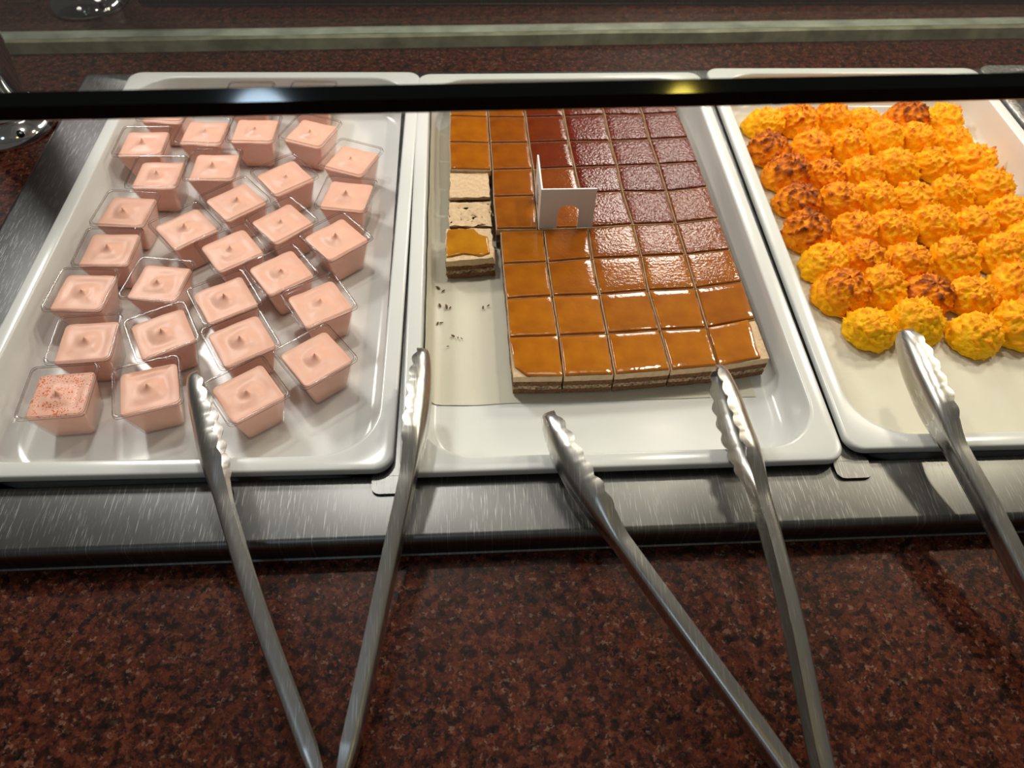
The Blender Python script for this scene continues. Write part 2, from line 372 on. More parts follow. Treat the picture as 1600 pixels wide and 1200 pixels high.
# ------------------------------------------------------------------ mousse cups
CH = .0402
def cup_meshes():
    zb, zt = .0004, .0402
    def ring(h, r, z): return rrect(h, h, r, z, 5, 3)
    body = loft('cup_body', [ring(.0150, .003, zb), ring(.0160, .0035, zb+.001), ring(.0226, .0042, zt-.0032), ring(.0232, .0044, zt-.0030), ring(.0236, .0044, zt-.0004)], cap0=True)
    sharp(body, 40)
    rr = [ring(.0236, .0044, zt-.0004), ring(.0246, .0046, zt), ring(.0252, .0048, zt-.0003), ring(.0254, .0048, zt-.0022)]
    V, F, mi = [], [], []
    n = len(rr[0])
    for r in rr: V += r
    for i in range(len(rr)-1):
        for j in range(n): F.append((i*n+j, i*n+(j+1) % n, (i+1)*n+(j+1) % n, (i+1)*n+j)); mi.append(0)
    def bead(h, r, z, rad):
        base = len(V); k = 6
        for q in range(k):
            a = 2*math.pi*q/k; V.extend(ring(h+rad*math.cos(a), r, z+rad*math.sin(a)))
        for q in range(k):
            for j in range(n): F.append((base+q*n+j, base+q*n+(j+1) % n, base+((q+1) % k)*n+(j+1) % n, base+((q+1) % k)*n+j)); mi.append(1)
    bead(.0254, .0048, zt-.0024, .00028); bead(.0250, .0048, zt-.0001, .00022); bead(.0233, .0044, zt-.0006, .00020)
    rim = mesh('rim', V, F); rim.polygons.foreach_set('material_index', mi); 
    return body, rim
cup_body, cup_rim = cup_meshes()
cup_body.materials.append(M['plastic']); cup_rim.materials.append(M['plastic']); cup_rim.materials.append(M['plastic_edge'])
def mousse_mesh(seed, crack=False, spike=1.0):
    rnd = random.Random(seed); N_ = 9*4+0
    zb, zt = .0012, .0342+rnd.uniform(-.0006, .0008)
    px, py = rnd.uniform(-.0016, .0016), rnd.uniform(-.0016, .0016); lean = (rnd.uniform(-.35, .35), rnd.uniform(-.35, .35))
    ph = rnd.uniform(0, 6.28); R = []
    def half(z): return .0148+(.0222-.0148)*(z/.037)
    for z, ins in ((zb, .0012), (zb+.0015, .0), (.012, 0), (.022, 0), (zt-.002, 0)):
        h = half(z)-ins-.00025; R.append(rrect(h, h, .0034, z, 7, 6))
    top = half(zt)-.00035
    edge = rrect(top, top, .0040, zt, 7, 6)
    ss = [1, .985, .95, .88, .8, .7, .6, .5, .41, .33, .26, .20, .155, .12, .09, .065, .045, .028, .015, .006]
    for k, s in enumerate(ss):
        row = []
        for (ex, ey, ez) in edge:
            rr = .0045+ (1-.0045/.02)*0
            x, y = ex*s, ey*s
            # blend to circle near centre
            rad = math.hypot(x, y); an = math.atan2(y, x); c = min(1, s/.6)
            rad = rad*c+(top*s)*(1-c)
            q = (1-min(1, s/.5)); x = rad*math.cos(an)+px*q; y = rad*math.sin(an)+py*q
            d = rad
            z = zt+.0016*(1-s**3)-.0010*math.exp(-((s-.55)/.2)**2)
            z += .0007*math.sin(an+ph+d*330)*math.exp(-((d-.009)/.006)**2)
            z += .0009*noise.noise(Vector((x*60, y*60, seed)))
            if k == 0: z -= .0006-.0012*noise.noise(Vector((x*110, y*110, seed+5)))
            if crack and abs(x) < top*.72 and y > top*.80 and k in (3,): z -= .0045
            sp = spike*(.0021*math.exp(-(d/.0036)**2)+.0038*math.exp(-(d/.00125)**1.3))
            row.append((x+lean[0]*sp*.8, y+lean[1]*sp*.8, z+sp))
        R.append(row)
    me = loft('mousse', R, cap0=True, cap1=True); return me
MV = [mousse_mesh(i, spike=[1, .7, 1.2, .85, .6, 1.0, .75][i]) for i in range(7)]
for me in MV: me.materials.append(M['mousse'])
m_bub = mousse_mesh(31, spike=1.1); m_bub.materials.append(M['mousse_bubbles'])
m_crk = mousse_mesh(33, crack=True, spike=.8); m_crk.materials.append(M['mousse'])
CUPS = [(-0.4234,0.0834,3.3),(-0.3578,0.0861,15.5),(-0.2818,0.0800,34.7),(-0.2335,0.1126,37.0),(-0.4196,0.1365,3.5),(-0.3604,0.1429,26.8),(-0.2956,0.1331,30.2),(-0.2371,0.1736,30.1),(-0.4383,0.1922,-3.5),(-0.3774,0.2027,-8.5),(-0.3169,0.1799,29.7),(-0.2746,0.2120,34.5),(-0.2306,0.2543,40.0),(-0.4310,0.2455,-1.6),(-0.3224,0.2420,34.4),(-0.2826,0.2790,41.2),(-0.2262,0.3159,-10.7),(-0.4295,0.2983,-5.9),(-0.3693,0.2723,39.0),(-0.3308,0.3105,39.8),(-0.2895,0.3475,37.3),(-0.2264,0.3741,-23.6),(-0.4140,0.3543,-1.3),(-0.3617,0.3648,-1.2),(-0.4405,0.4059,-0.3),(-0.3832,0.4254,-4.5),(-0.3314,0.4270,-3.0),(-0.2725,0.4222,-22.4),(-0.4309,0.4660,-5.4),(-0.3475,0.4905,-0.9),(-0.2787,0.4911,-2.4)]
ORD = ['first', 'second', 'third', 'fourth', 'fifth', 'sixth', 'seventh', 'eighth', 'ninth']
cols = [('leftmost column', [0, 4, 8, 13, 17, 22, 24, 28]), ('second column from the left', [1, 5, 9, 18, 23, 25]), ('middle column', [2, 6, 10, 14, 19, 26, 29]),
        ('fourth column from the left', [3, 7, 11, 15, 20, 27, 30]), ('short rightmost column', [12, 16, 21])]
cup_lab = {}
for cn, ids in cols:
    for k, i in enumerate(ids): cup_lab[i] = 'square cup of pink mousse, %s from the front in the %s' % (ORD[k], cn)
cup_lab[0] = 'clear square cup of pink mousse speckled with orange bubbles, front left corner'
cup_lab[1] = 'clear square cup of pink mousse with a crack along its back edge, front row'
rnd = random.Random(4)
for i, (x, y, a) in enumerate(CUPS):
    t = tag(empty('mousse_cup', (x, y, FLOOR), math.radians(a)), cup_lab[i], 'mousse cup', 'clear cups of pink mousse on the left tray')
    link('cup_body', cup_body, None, t); link('rim', cup_rim, None, t)
    me = m_bub if i == 0 else m_crk if i == 1 else MV[rnd.randrange(7)]
    q = link('mousse', me, None, t); 
    if i > 1: q.rotation_euler.z = math.pi/2*rnd.randrange(4)

# ------------------------------------------------------------------ caramel cake
BACKG = [
[(-0.1279,0.5145),(-0.0854,0.5119),(-0.0449,0.5106),(-0.0011,0.5127),(0.0437,0.5148),(0.0865,0.5155),(0.1286,0.5190)],
[(-0.1278,0.4667),(-0.0850,0.4635),(-0.0435,0.4628),(-0.0005,0.4640),(0.0454,0.4664),(0.0888,0.4663),(0.1297,0.4695)],
[(-0.1285,0.4175),(-0.0845,0.4149),(-0.0430,0.4150),(0.0002,0.4168),(0.0453,0.4169),(0.0885,0.4187),(0.1322,0.4214)],
[(-0.1274,0.3706),(-0.0840,0.3681),(-0.0414,0.3688),(0.0017,0.3711),(0.0465,0.3727),(0.0902,0.3742),(0.1337,0.3775)],
[(-0.1264,0.3240),(-0.0846,0.3245),(-0.0424,0.3251),(0.0034,0.3280),(0.0461,0.3301),(0.0909,0.3291),(0.1346,0.3357)],
[(-0.1258,0.2771),(-0.0835,0.2760),(-0.0432,0.2754),(0.0047,0.2765),(0.0492,0.2796),(0.0912,0.2805),(0.1355,0.2870)]]
FRONTG = [
[(-0.0797,0.2731),(-0.0380,0.2744),(0.0048,0.2747),(0.0491,0.2788),(0.0914,0.2795),(0.1355,0.2864)],
[(-0.0792,0.2277),(-0.0377,0.2291),(0.0041,0.2327),(0.0501,0.2345),(0.0922,0.2359),(0.1362,0.2414)],
[(-0.0780,0.1834),(-0.0369,0.1857),(0.0051,0.1864),(0.0492,0.1899),(0.0924,0.1915),(0.1373,0.1987)],
[(-0.0777,0.1380),(-0.0355,0.1388),(0.0059,0.1402),(0.0517,0.1426),(0.0927,0.1440),(0.1379,0.1527)],
[(-0.0766,0.0959),(-0.0354,0.0952),(0.0063,0.0957),(0.0533,0.0988),(0.0936,0.1018),(0.1391,0.1090)]]
ZP = FLOOR+.0024
LAY = [('sponge_base', .0055, 'sponge'), ('cream_filling', .0045, 'creamdark'), ('sponge_layer', .0055, 'sponge'), ('cream_layer', .0065, 'cream'), ('caramel_glaze', .0021, 'caramel')]
def outline(q, n=7):
    P = []
    for i in range(4):
        a, b = q[i], q[(i+1) % 4]
        for k in range(n): t = k/n; P.append((a[0]+(b[0]-a[0])*t, a[1]+(b[1]-a[1])*t))
    return P
def slab(name, poly, z0, z1, jit, seed, m, parent, rnd_top=0.0, topj=0.0):
    cx = sum(p[0] for p in poly)/len(poly); cy = sum(p[1] for p in poly)/len(poly); R = []
    def ring(z, ins, j, zj=0):
        r = []
        for (x, y) in poly:
            dx, dy = x-cx, y-cy; L = math.hypot(dx, dy); f = 1-ins/L+j*noise.noise(Vector((x*420, y*420, seed+z*900)))/L
            r.append((cx+dx*f, cy+dy*f, z+zj*noise.noise(Vector((x*300, y*300, seed+9)))))
        R.append(r)
    h = z1-z0
    ring(z0, .0, jit)
    ring(z0+h*.5, .0, jit)
    if rnd_top:
        ring(z1-rnd_top, 0, jit); ring(z1-rnd_top*.3, rnd_top*.5, jit*.5); ring(z1, rnd_top*1.6, 0, topj); ring(z1, L_in, 0, topj*2) if False else None
    else: ring(z1, 0, jit, topj)
    # inner rings for a closed top
    base = R[-1]
    for s in ((.93, .85, .75, .65, .55, .45, .35, .25, .15, .06) if topj else (.7, .4, .12)):
        R.append([(cx+(x-cx)*s, cy+(y-cy)*s, z1+topj*(.55*noise.noise(Vector((x*s*160+7, y*s*160, seed)))+.45*noise.noise(Vector((x*s*520+7, y*s*520, seed))))) for (x, y, z) in base])
    me = loft(name, R, cap0=True, cap1=True); sharp(me, 45)
    return link(name, me, M[m], parent)
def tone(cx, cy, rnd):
    # caramel colour plus painted-in reflections: paler amber in front and along the left edge, darker toward the back
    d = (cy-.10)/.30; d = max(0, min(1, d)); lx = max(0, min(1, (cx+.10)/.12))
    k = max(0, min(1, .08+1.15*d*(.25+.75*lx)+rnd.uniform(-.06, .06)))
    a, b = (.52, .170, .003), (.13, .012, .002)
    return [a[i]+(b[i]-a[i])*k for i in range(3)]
def cake_piece(q, label, seed, layers=5, jit=.0005, glaze_poly=None, gap=.0007, rough_bump=.1, dz=0.0, topj=.0, col=None):
    rnd = random.Random(seed)
    cx = sum(p[0] for p in q)/4; cy = sum(p[1] for p in q)/4
    t = tag(empty('cake_square', (cx, cy, ZP)), label, 'cake', 'squares of caramel layer cake on the middle tray')
    ql = []
    for (x, y) in q:
        dx, dy = x-cx, y-cy; ql.append((dx-gap*(1 if dx > 0 else -1), dy-gap*(1 if dy > 0 else -1)))
    # order: front-left, front-right, back-right, back-left
    z = 0
    for k in range(layers):
        nm, h, mm = LAY[k]
        if k == layers-1 and layers < 5: h = h+dz
        if nm == 'caramel_glaze':
            gp = outline(glaze_poly, 6) if glaze_poly else outline([(x*.970, y*.970) for x, y in ql])
            o = slab(nm, gp, z, z+h, .00025 if not glaze_poly else .0006, seed, mm, t, .0009)
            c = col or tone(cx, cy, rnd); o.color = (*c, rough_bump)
        else:
            slab(nm, outline(ql), z, z+h, jit*(1.6 if nm == 'cream_filling' else 1), seed+k, mm, t, 0, topj if k == layers-1 else 0)
        z += h
    return t
def bumpy(cx, cy):
    kx = max(0, min(1, (cx+.03)/.09)); ky = max(0, min(1, (cy-.17)/.12))
    return .08+.72*kx*ky+.06*ky
rows_front = {}
rnd = random.Random(11)
CL = ['first', 'second', 'third', 'fourth', 'fifth', 'sixth']
def lab(row, colno): return 'caramel glazed cake square, %s row from the front, %s from the left' % (ORD[row], CL[colno])
for r in range(4):                                    # front block: grid rows h0..h4, front row is index 0
    for c in range(5):
        G0, G1 = FRONTG[r], FRONTG[r+1]
        q = [G1[c], G1[c+1], G0[c+1], G0[c]]; row = 3-r
        cx = sum(p[0] for p in q)/4; cy = sum(p[1] for p in q)/4
        gp = None; lb = lab(row, c if row < 3 else c+1)
        loc = [(p[0]-cx, p[1]-cy) for p in q]
        if row == 0 and c == 0:
            gp = [(loc[0][0]+.0025, loc[0][1]+.010), (loc[0][0]+.012, loc[0][1]+.001), (loc[1][0]-.0006, loc[1][1]+.0006), (loc[2][0]-.0006, loc[2][1]-.0006), (loc[3][0]+.0006, loc[3][1]-.0006)]
            gp = [gp[0], gp[1], gp[2], gp[3], gp[4]]
            lb = 'caramel glazed cake square with its glaze broken off, front left corner'
        if row == 0 and c == 4:
            gp = [(loc[0][0]+.0006, loc[0][1]+.0006), (loc[1][0]-.0085, loc[1][1]+.0008), (loc[1][0]-.0095, loc[1][1]+.012), (loc[2][0]-.0070, loc[2][1]-.009), (loc[2][0]-.0075, loc[2][1]-.0006), (loc[3][0]+.0006, loc[3][1]-.0006)]
            lb = 'caramel glazed cake square with bare cream along its right side, front right corner'
        if gp:
            # generic polygon outline
            P = []
            for i in range(len(gp)):
                a, b = gp[i], gp[(i+1) % len(gp)]
                for k in range(5): t = k/5; P.append((a[0]+(b[0]-a[0])*t, a[1]+(b[1]-a[1])*t))
            t = cake_piece(q, lb, 100+r*10+c, layers=4, topj=.0006)
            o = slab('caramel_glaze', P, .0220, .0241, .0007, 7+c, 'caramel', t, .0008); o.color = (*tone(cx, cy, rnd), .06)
        else:
            cake_piece(q, lb, 100+r*10+c, rough_bump=bumpy(cx, cy))
for r in range(5):
    for c in range(6):
        G0, G1 = BACKG[r], BACKG[r+1]
        q = [G1[c], G1[c+1], G0[c+1], G0[c]]; row = 8-r
        cx = sum(p[0] for p in q)/4; cy = sum(p[1] for p in q)/4
        if c == 0 and r == 3:
            q = [(-.1281, .3288), (-.0870, .3298), (-.0874, .3690), (-.1282, .3700)]
            cake_piece(q, 'cake square with smooth bare coffee cream on top, its glaze gone', 300, layers=4, jit=.0022, dz=-.003, topj=.0012); continue
        if c == 0 and r == 4:
            q = [(-.1290, .2890), (-.0865, .2885), (-.0862, .3262), (-.1285, .3262)]
            cake_piece(q, 'low cake square with rough bare crumbly cream on top', 301, layers=4, jit=.0030, dz=-.0058, topj=.0028); continue
        cake_piece(q, lab(row, c), 200+r*10+c, rough_bump=bumpy(cx, cy))
q = [(-.1315, .2330), (-.0855, .2370), (-.0870, .2800), (-.1310, .2800)]
t = cake_piece(q, 'lone caramel cake square with ragged cream edges, front of the left column', 302, layers=4, jit=.0026, topj=.0012)
P = []
gp = [(-.0215, -.0190), (-.006, -.0150), (.012, -.0175), (.0185, -.014), (.0165, .008), (.009, .012), (.004, .0195), (-.0205, .0190), (-.0215, 0)]
for i in range(len(gp)):
    a, b = gp[i], gp[(i+1) % len(gp)]
    for k in range(4): s = k/4; P.append((a[0]+(b[0]-a[0])*s, a[1]+(b[1]-a[1])*s))
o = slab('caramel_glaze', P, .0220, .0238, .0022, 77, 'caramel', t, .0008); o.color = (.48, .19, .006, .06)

# crumbs on the paper
rnd = random.Random(21)
def crumb_mesh(seed):
    bm = bmesh.new(); bmesh.ops.create_icosphere(bm, subdivisions=1, radius=1)
    r = random.Random(seed)
    for v in bm.verts: v.co *= r.uniform(.6, 1.2)
    me = bpy.data.meshes.new('cake_crumb'); bm.to_mesh(me); bm.free(); me.materials.append(M['crumb']); return me
CM = [crumb_mesh(i) for i in range(3)]
for (x, y, s) in [(-.139, .222, .0022), (-.134, .218, .0016), (-.137, .200, .0020), (-.131, .198, .0024), (-.128, .196, .0015), (-.139, .177, .0018), (-.136, .178, .0014), (-.125, .162, .0017), (-.121, .160, .0011), (-.118, .159, .0010), (-.130, .150, .0010), (-.098, .196, .0016), (-.093, .198, .0013)]:
    o = link('cake_crumb', CM[rnd.randrange(3)], None, None, (x, y, FLOOR+.0026), rnd.uniform(0, 6)); o.scale = (s*1.5, s*.6, s*.5)
    tag(o, 'small brown cake crumb on the bare paper left of the cake', 'crumb', 'cake crumbs on the paper')

# folded card standing on the cake
SX, SY, SZ = -.0423, .2752, ZP+.0241
sign = tag(empty('folded_card', (SX, SY, SZ)), 'blank white folded card with arched cut-outs standing on the cake', 'sign')
def panel(name, axis):
    wid, hgt, th, a, b, h1 = .0512, .0450, .0016, .017, .0365, .019; r = (b-a)/2
    low = [(a, 0), (a, h1*.5), (a, h1)]+[((a+b)/2-r*math.cos(math.pi*i/14), h1+.8*r*math.sin(math.pi*i/14)) for i in range(1, 14)]+[(b, h1), (b, h1*.5), (b, 0)]
    n = len(low); upp = []
    for i, (u, v) in enumerate(low):          # outer outline matched point for point
        if i == 0: upp.append((0, 0))
        elif i == 1: upp.append((0, hgt*.6))
        elif i == 2: upp.append((0, hgt))
        elif i == n-3: upp.append((wid, hgt))
        elif i == n-2: upp.append((wid, hgt*.6))
        elif i == n-1: upp.append((wid, 0))
        else: upp.append((wid*(i-2)/(n-5), hgt))
    V, F = [], []
    for k in (0, th):
        for (u, v) in low+upp: V.append((u, k, v) if axis == 'x' else (k, u, v))
    m_ = 2*n
    for i in range(n-1):
        F += [(i, i+1, n+i+1, n+i), (m_+i+1, m_+i, m_+n+i, m_+n+i+1), (i+1, i, m_+i, m_+i+1), (n+i, n+i+1, m_+n+i+1, m_+n+i)]
    F += [(0, n, m_+n, m_), (n-1, m_+n-1, m_+2*n-1, 2*n-1)]
    return link(name, mesh(name, V, F, False), M['card'], sign)
panel('front_panel', 'x'); p2 = panel('side_panel', 'y'); p2.location = (0, .0016, 0)

# ------------------------------------------------------------------ macaroons
def mac_mesh(seed):
    rnd = random.Random(seed); nt_, nl = 72, 30; V, F, T = [], [], []
    ridges = rnd.choice([7, 8, 9]); tw = rnd.uniform(1.0, 2.4)*rnd.choice((-1, 1)); ph = rnd.uniform(0, 6); tip = (rnd.uniform(-.006, .006), rnd.uniform(-.002, .007))
    Rb = .0236
    for j in range(nl+1):
        t = j/nl
        if t < .12: prof = .90+.10*math.sin(t/.12*math.pi/2); z = .0025*t/.12
        else:
            u = (t-.12)/.88; prof = math.cos(u*math.pi/2)**.72; z = .0025+.0245*math.sin(u*math.pi/2)**1.05
        zz = z/.027
        for i in range(nt_):
            th = 2*math.pi*i/nt_
            a = ridges*(th+tw*zz)+ph
            rg = (1-abs(math.sin(a/2)))          # sharp ridges
            rr = Rb*prof*(1+.12*(rg-.45)*min(1, 3*(1-prof)+.6))
            x = rr*math.cos(th)+tip[0]*zz**1.4; y = rr*math.sin(th)+tip[1]*zz**1.4
            p = Vector((x*1, y*1, z))
            n1 = noise.noise(p*170+Vector((seed, 0, 0))); n2 = noise.noise(p*420+Vector((0, seed, 0))); n3 = noise.noise(p*800+Vector((0, 0, seed)))
            d = .0024*n1+.0020*n2+.0010*n3
            # shaggy spikes
            d += .0042*max(0, n2-.28)*(.4+zz)
            nx, ny, nz = math.cos(th)*max(.15, prof), math.sin(th)*max(.15, prof), zz
            L = math.sqrt(nx*nx+ny*ny+nz*nz)
            f = d*min(1, t/.10)
            V.append((x+nx/L*f, y+ny/L*f, max(0, z+nz/L*f)))
            T.append(max(0, min(1, .05+.42*zz**.9+.28*(rg-.3)+.30*n1+.22*n2)))
    for j in range(nl):
        for i in range(nt_): F.append((j*nt_+i, j*nt_+(i+1) % nt_, (j+1)*nt_+(i+1) % nt_, (j+1)*nt_+i))
    F.append(tuple(range(nt_-1, -1, -1)))
    me = mesh('macaroon', V, F); at = me.attributes.new('toast', 'FLOAT', 'POINT'); at.data.foreach_set('value', T)
    me.materials.append(M['macaroon']); return me
MM = [mac_mesh(i+1) for i in range(8)]
MAC = [
[(0.2314,0.4677),(0.2742,0.4708),(0.3147,0.4727),(0.3524,0.4656),(0.4003,0.4739),(0.4430,0.4679)],
[(0.2246,0.4173),(0.2723,0.4200),(0.3161,0.4228),(0.3593,0.4329),(0.3995,0.4371),(0.4395,0.4277)],
[(0.2299,0.3725),(0.2722,0.3738),(0.3180,0.3762),(0.3562,0.3799),(0.4000,0.3859),(0.4450,0.3925)],
[(0.2299,0.3296),(0.2742,0.3286),(0.3133,0.3298),(0.3542,0.3278),(0.4003,0.3362),(0.4409,0.3417)],
[(0.2277,0.2799),(0.2721,0.2788),(0.3139,0.2806),(0.3590,0.2863),(0.4003,0.2853),(0.4416,0.2991)],
[(0.2294,0.2340),(0.2693,0.2373),(0.3130,0.2361),(0.3603,0.2357),(0.4077,0.2389),(0.4440,0.2640)],
[(0.2311,0.1955),(0.2748,0.1992),(0.3144,0.1930),(0.3542,0.1877),(0.3988,0.1989)],
[(0.2461,0.1529),(0.2874,0.1554),(0.3361,0.1417),(0.3798,0.1510)]]
TOAST = {(0, 1): .16, (0, 2): .10, (0, 4): .40, (1, 0): .42, (2, 0): .40, (3, 0): .38, (4, 0): .36, (1, 1): .15, (2, 1): .20, (3, 1): .18, (4, 1): .14, (5, 1): .16, (6, 0): .24, (6, 2): .36, (0, 0): -.06, (0, 5): -.06, (7, 0): -.14, (7, 1): -.12, (7, 2): -.10, (7, 3): -.08, (5, 0): -.02, (6, 1): .0}
rnd = random.Random(8)
for r, row in enumerate(MAC):
    n = len(row); fr = len(MAC)-1-r
    for c, (x, y) in enumerate(row):
        o = link('macaroon', MM[rnd.randrange(8)], None, None, (x, y, FLOOR+.0018), rnd.uniform(0, 6.28))
        k = rnd.uniform(.94, 1.05); o.scale = (k, k, k*rnd.uniform(.92, 1.08)); o.rotation_euler.x = 0
        tv = TOAST.get((r, c), .10-.02*c+rnd.uniform(-.04, .04)); o.color = (.31+tv, .5, .5, 1)
        kind = 'dark toasted' if tv > .3 else 'golden brown' if tv > .12 else 'golden yellow'
        rowname = 'front row' if fr == 0 else 'back row' if r == 0 else '%s row from the front' % ORD[fr]
        pos = 'leftmost' if c == 0 else '%s from the left' % ORD[c]
        tag(o, '%s shaggy macaroon, %s in the %s' % (kind, pos, rowname), 'macaroon', 'macaroons on the right tray')

# ------------------------------------------------------------------ tongs
def spline(P, n):
    out = []
    m = len(P)
    for i in range(m-1):
        p0, p1, p2, p3 = P[max(i-1, 0)], P[i], P[i+1], P[min(i+2, m-1)]
        for k in range(n):
            t = k/n; t2, t3 = t*t, t*t*t
            out.append(.5*((2*p1)+(-p0+p2)*t+(2*p0-5*p1+4*p2-p3)*t2+(-p0+3*p1-3*p2+p3)*t3))
    out.append(P[-1]); return out
def resample(P, step):
    L = [0]
    for a, b in zip(P, P[1:]): L.append(L[-1]+(b-a).length)
    n = int(L[-1]/step); out = []; j = 0
    for k in range(n+1):
        s = L[-1]*k/n
        while j < len(L)-2 and L[j+1] < s: j += 1
        f = (s-L[j])/max(1e-9, L[j+1]-L[j]); out.append(P[j].lerp(P[j+1], f))
    return out, L[-1]
HEAD = .088
def arm_rings(path, side, part):
    """path from hinge to tip; side=+1: the other arm lies on the +x side"""
    pts, L = resample(spline([Vector(p) for p in path], 16), .0016)
    K = 22; rows = []
    for i, p in enumerate(pts):
        s = i/(len(pts)-1)*L; dt = L-s
        a, b = pts[max(0, i-1)], pts[min(len(pts)-1, i+1)]; t = (b-a).normalized()
        n = Vector((t.y, -t.x, 0)).normalized()*side
        u = n.cross(t)*(-side)
        if u.z < 0: u = -u
        # half height and channel depth along the arm
        h = .0066+.0012*min(1, s/.15); d = .0098
        base = .0035 if s < .02 else .0035+(1)*.0
        k0 = min(1, max(0, s/.03)); h = .0045+(h-.0045)*k0; d = .0045+(d-.0045)*k0
        q = 0
        if dt < HEAD+.02:
            e = max(0, min(1, (HEAD+.02-dt)/.040)); e = e*e*(3-2*e)
            h += (.0150-h)*e; d += (.0150-d)*e
            tipf = max(0, min(1, dt/.045)); tp = math.sqrt(max(0, 1-(1-tipf)**2))
            h *= .24+.76*tp; d *= .30+.70*tp
            q = e
        row = []
        for k in range(K+1):
            ph = -math.pi/2+math.pi*k/K; sn, cs = math.sin(ph), math.cos(ph)
            ex = .42+.33*q; uu = h*math.copysign(abs(sn)**ex, sn); nn = d*(1-abs(cs)**ex)
            if q > 0.15 and dt < HEAD:
                sc = abs(math.sin(math.pi*(HEAD-dt)/.0135)); ed = max(0, abs(nn/d)-.35)/.65
                nn += ed*.0026*(sc-.5)*q; uu += math.copysign(ed*.0006*(sc-.4)*q, sn)
            gr = math.exp(-(uu/.0022)**2)*.0013*min(1, max(0, (dt-.035)/.03))*min(1, s/.03)
            nn += gr
            row.append(p+n*(nn-d*.5)+u*uu)
        rows.append((s, dt, row))
    return rows
def grid_normals(rows):
    nr, n = len(rows), len(rows[0]); out = []
    for i in range(nr):
        r = []
        for j in range(n):
            a = rows[min(i+1, nr-1)][j]-rows[max(i-1, 0)][j]; b = rows[i][min(j+1, n-1)]-rows[i][max(j-1, 0)]
            r.append(b.cross(a).normalized())
        out.append(r)
    return out
def shell(name, rows, nrm, m, parent, end0, end1, th=.0010):
    V, Nn, F = [], [], []; n = len(rows[0]); nr = len(rows)
    for sg in (1, -1):
        for r, q in zip(rows, nrm):
            for p, k in zip(r, q): V.append(tuple(p+k*(sg*th/2))); Nn.append(tuple(k*sg))
    o_ = nr*n
    for i in range(nr-1):
        for j in range(n-1):
            a = i*n+j; F.append((a, a+1, a+n+1, a+n)); F.append((o_+a, o_+a+n, o_+a+n+1, o_+a+1))
    nf = len(F)
    # edge strips with their own vertices
    def strip_(idx):
        base = len(V)
        for a in idx:
            V.append(V[a]); V.append(V[o_+a]); Nn.append(None); Nn.append(None)
        for k in range(len(idx)-1): F.append((base+2*k, base+2*k+1, base+2*k+3, base+2*k+2))
    strip_([i*n for i in range(nr)]); strip_([i*n+n-1 for i in range(nr)])
    if end0: strip_(list(range(n)))
    if end1: strip_([(nr-1)*n+j for j in range(n)])
    me = mesh(name, V, F)
    vn = [v.normal.copy() for v in me.vertices]
    me.normals_split_custom_set_from_vertices([tuple(vn[i]) if q is None else q for i, q in enumerate(Nn)])
    return link(name, me, m, parent)
def tongs(label, hinge, left, right):
    hx, hy, hz = hinge
    t = tag(empty('serving_tongs', (hx, hy, GZ)), label, 'tongs', 'steel serving tongs across the tray fronts')
    off = Vector((hx, hy, GZ)); arms = []
    for side, path in ((1, left), (-1, right)):
        p0 = Vector(hinge)+Vector((-.0035*side, 0, 0))
        pth = [p0]+[Vector(p) for p in path]; pth = [p-off for p in pth]
        rows = arm_rings(pth, side, '')
        cut = next(i for i, r in enumerate(rows) if r[1] < HEAD+.006)
        G = [r[2] for r in rows]; NR = grid_normals(G)
        a = shell('arm', G[:cut+1], NR[:cut+1], M['tong'], t, True, False)
        shell('scalloped_head', G[cut:], NR[cut:], M['tong'], a, False, True)
    # hinge pin and pull ring
    bm = bmesh.new(); bmesh.ops.create_cone(bm, cap_ends=True, segments=20, radius1=.0038, radius2=.0038, depth=.0165)
    me = bpy.data.meshes.new('hinge_pin'); bm.to_mesh(me); bm.free(); o = link('hinge_pin', me, M['tong'], t); o.location = (0, 0, hz-GZ)
    R = []
    for i in range(25):
        a = 2*math.pi*i/24; R.append([(math.cos(a)*(.010+.0013*math.cos(b))+0, math.sin(a)*(.010+.0013*math.cos(b))-.0125, hz-GZ-.006+.0013*math.sin(b)) for b in [2*math.pi*k/8 for k in range(8)]])
    link('pull_ring', loft('pull_ring', R), M['tong'], t)
    return t
tongs('open steel tongs lying between the mousse tray and the cake tray', (-.1955, -.1990, -.022),
      [(-0.208, -0.1751, -0.02), (-0.25, -0.0855, 0.001), (-0.2834, -0.0049, 0.0165), (-0.2982, 0.0357, 0.0195), (-0.3128, 0.0749, 0.023)],
      [(-0.1851, -0.1711, -0.02), (-0.1665, -0.0762, 0.001), (-0.1538, -0.0124, 0.0165), (-0.1479, 0.0359, 0.0195), (-0.1447, 0.0924, 0.0235)])
tongs('open steel tongs with both tips over the cake tray', (.0885, -.2350, -.022),
      [(0.0653, -0.1954, -0.016), (0.0126, -0.109, 0.001), (-0.0267, -0.0411, 0.011), (-0.0432, -0.0083, 0.0155), (-0.0566, 0.0327, 0.0195)],
      [(0.0895, -0.1928, -0.018), (0.0885, -0.1082, 0.001), (0.0843, -0.0205, 0.015), (0.0799, 0.0222, 0.0195), (0.0764, 0.0694, 0.0235)])
tongs('steel tongs with one tip on the macaroon tray, cut off by the picture edge', (.2780, -.2000, -.022),
      [(.2660, -.1700, -.015), (0.2502, -0.1032, -0.002), (0.2411, -0.0501, 0.008), (0.2328, -0.0027, 0.0155), (0.2297, 0.0464, 0.019), (0.2308, 0.101, 0.0225)],
      [(.2900, -.1780, -.018), (.3330, -.0900, .000), (.3700, .0000, .0165), (.3850, .0450, .0195), (.3980, .0980, .0235)])

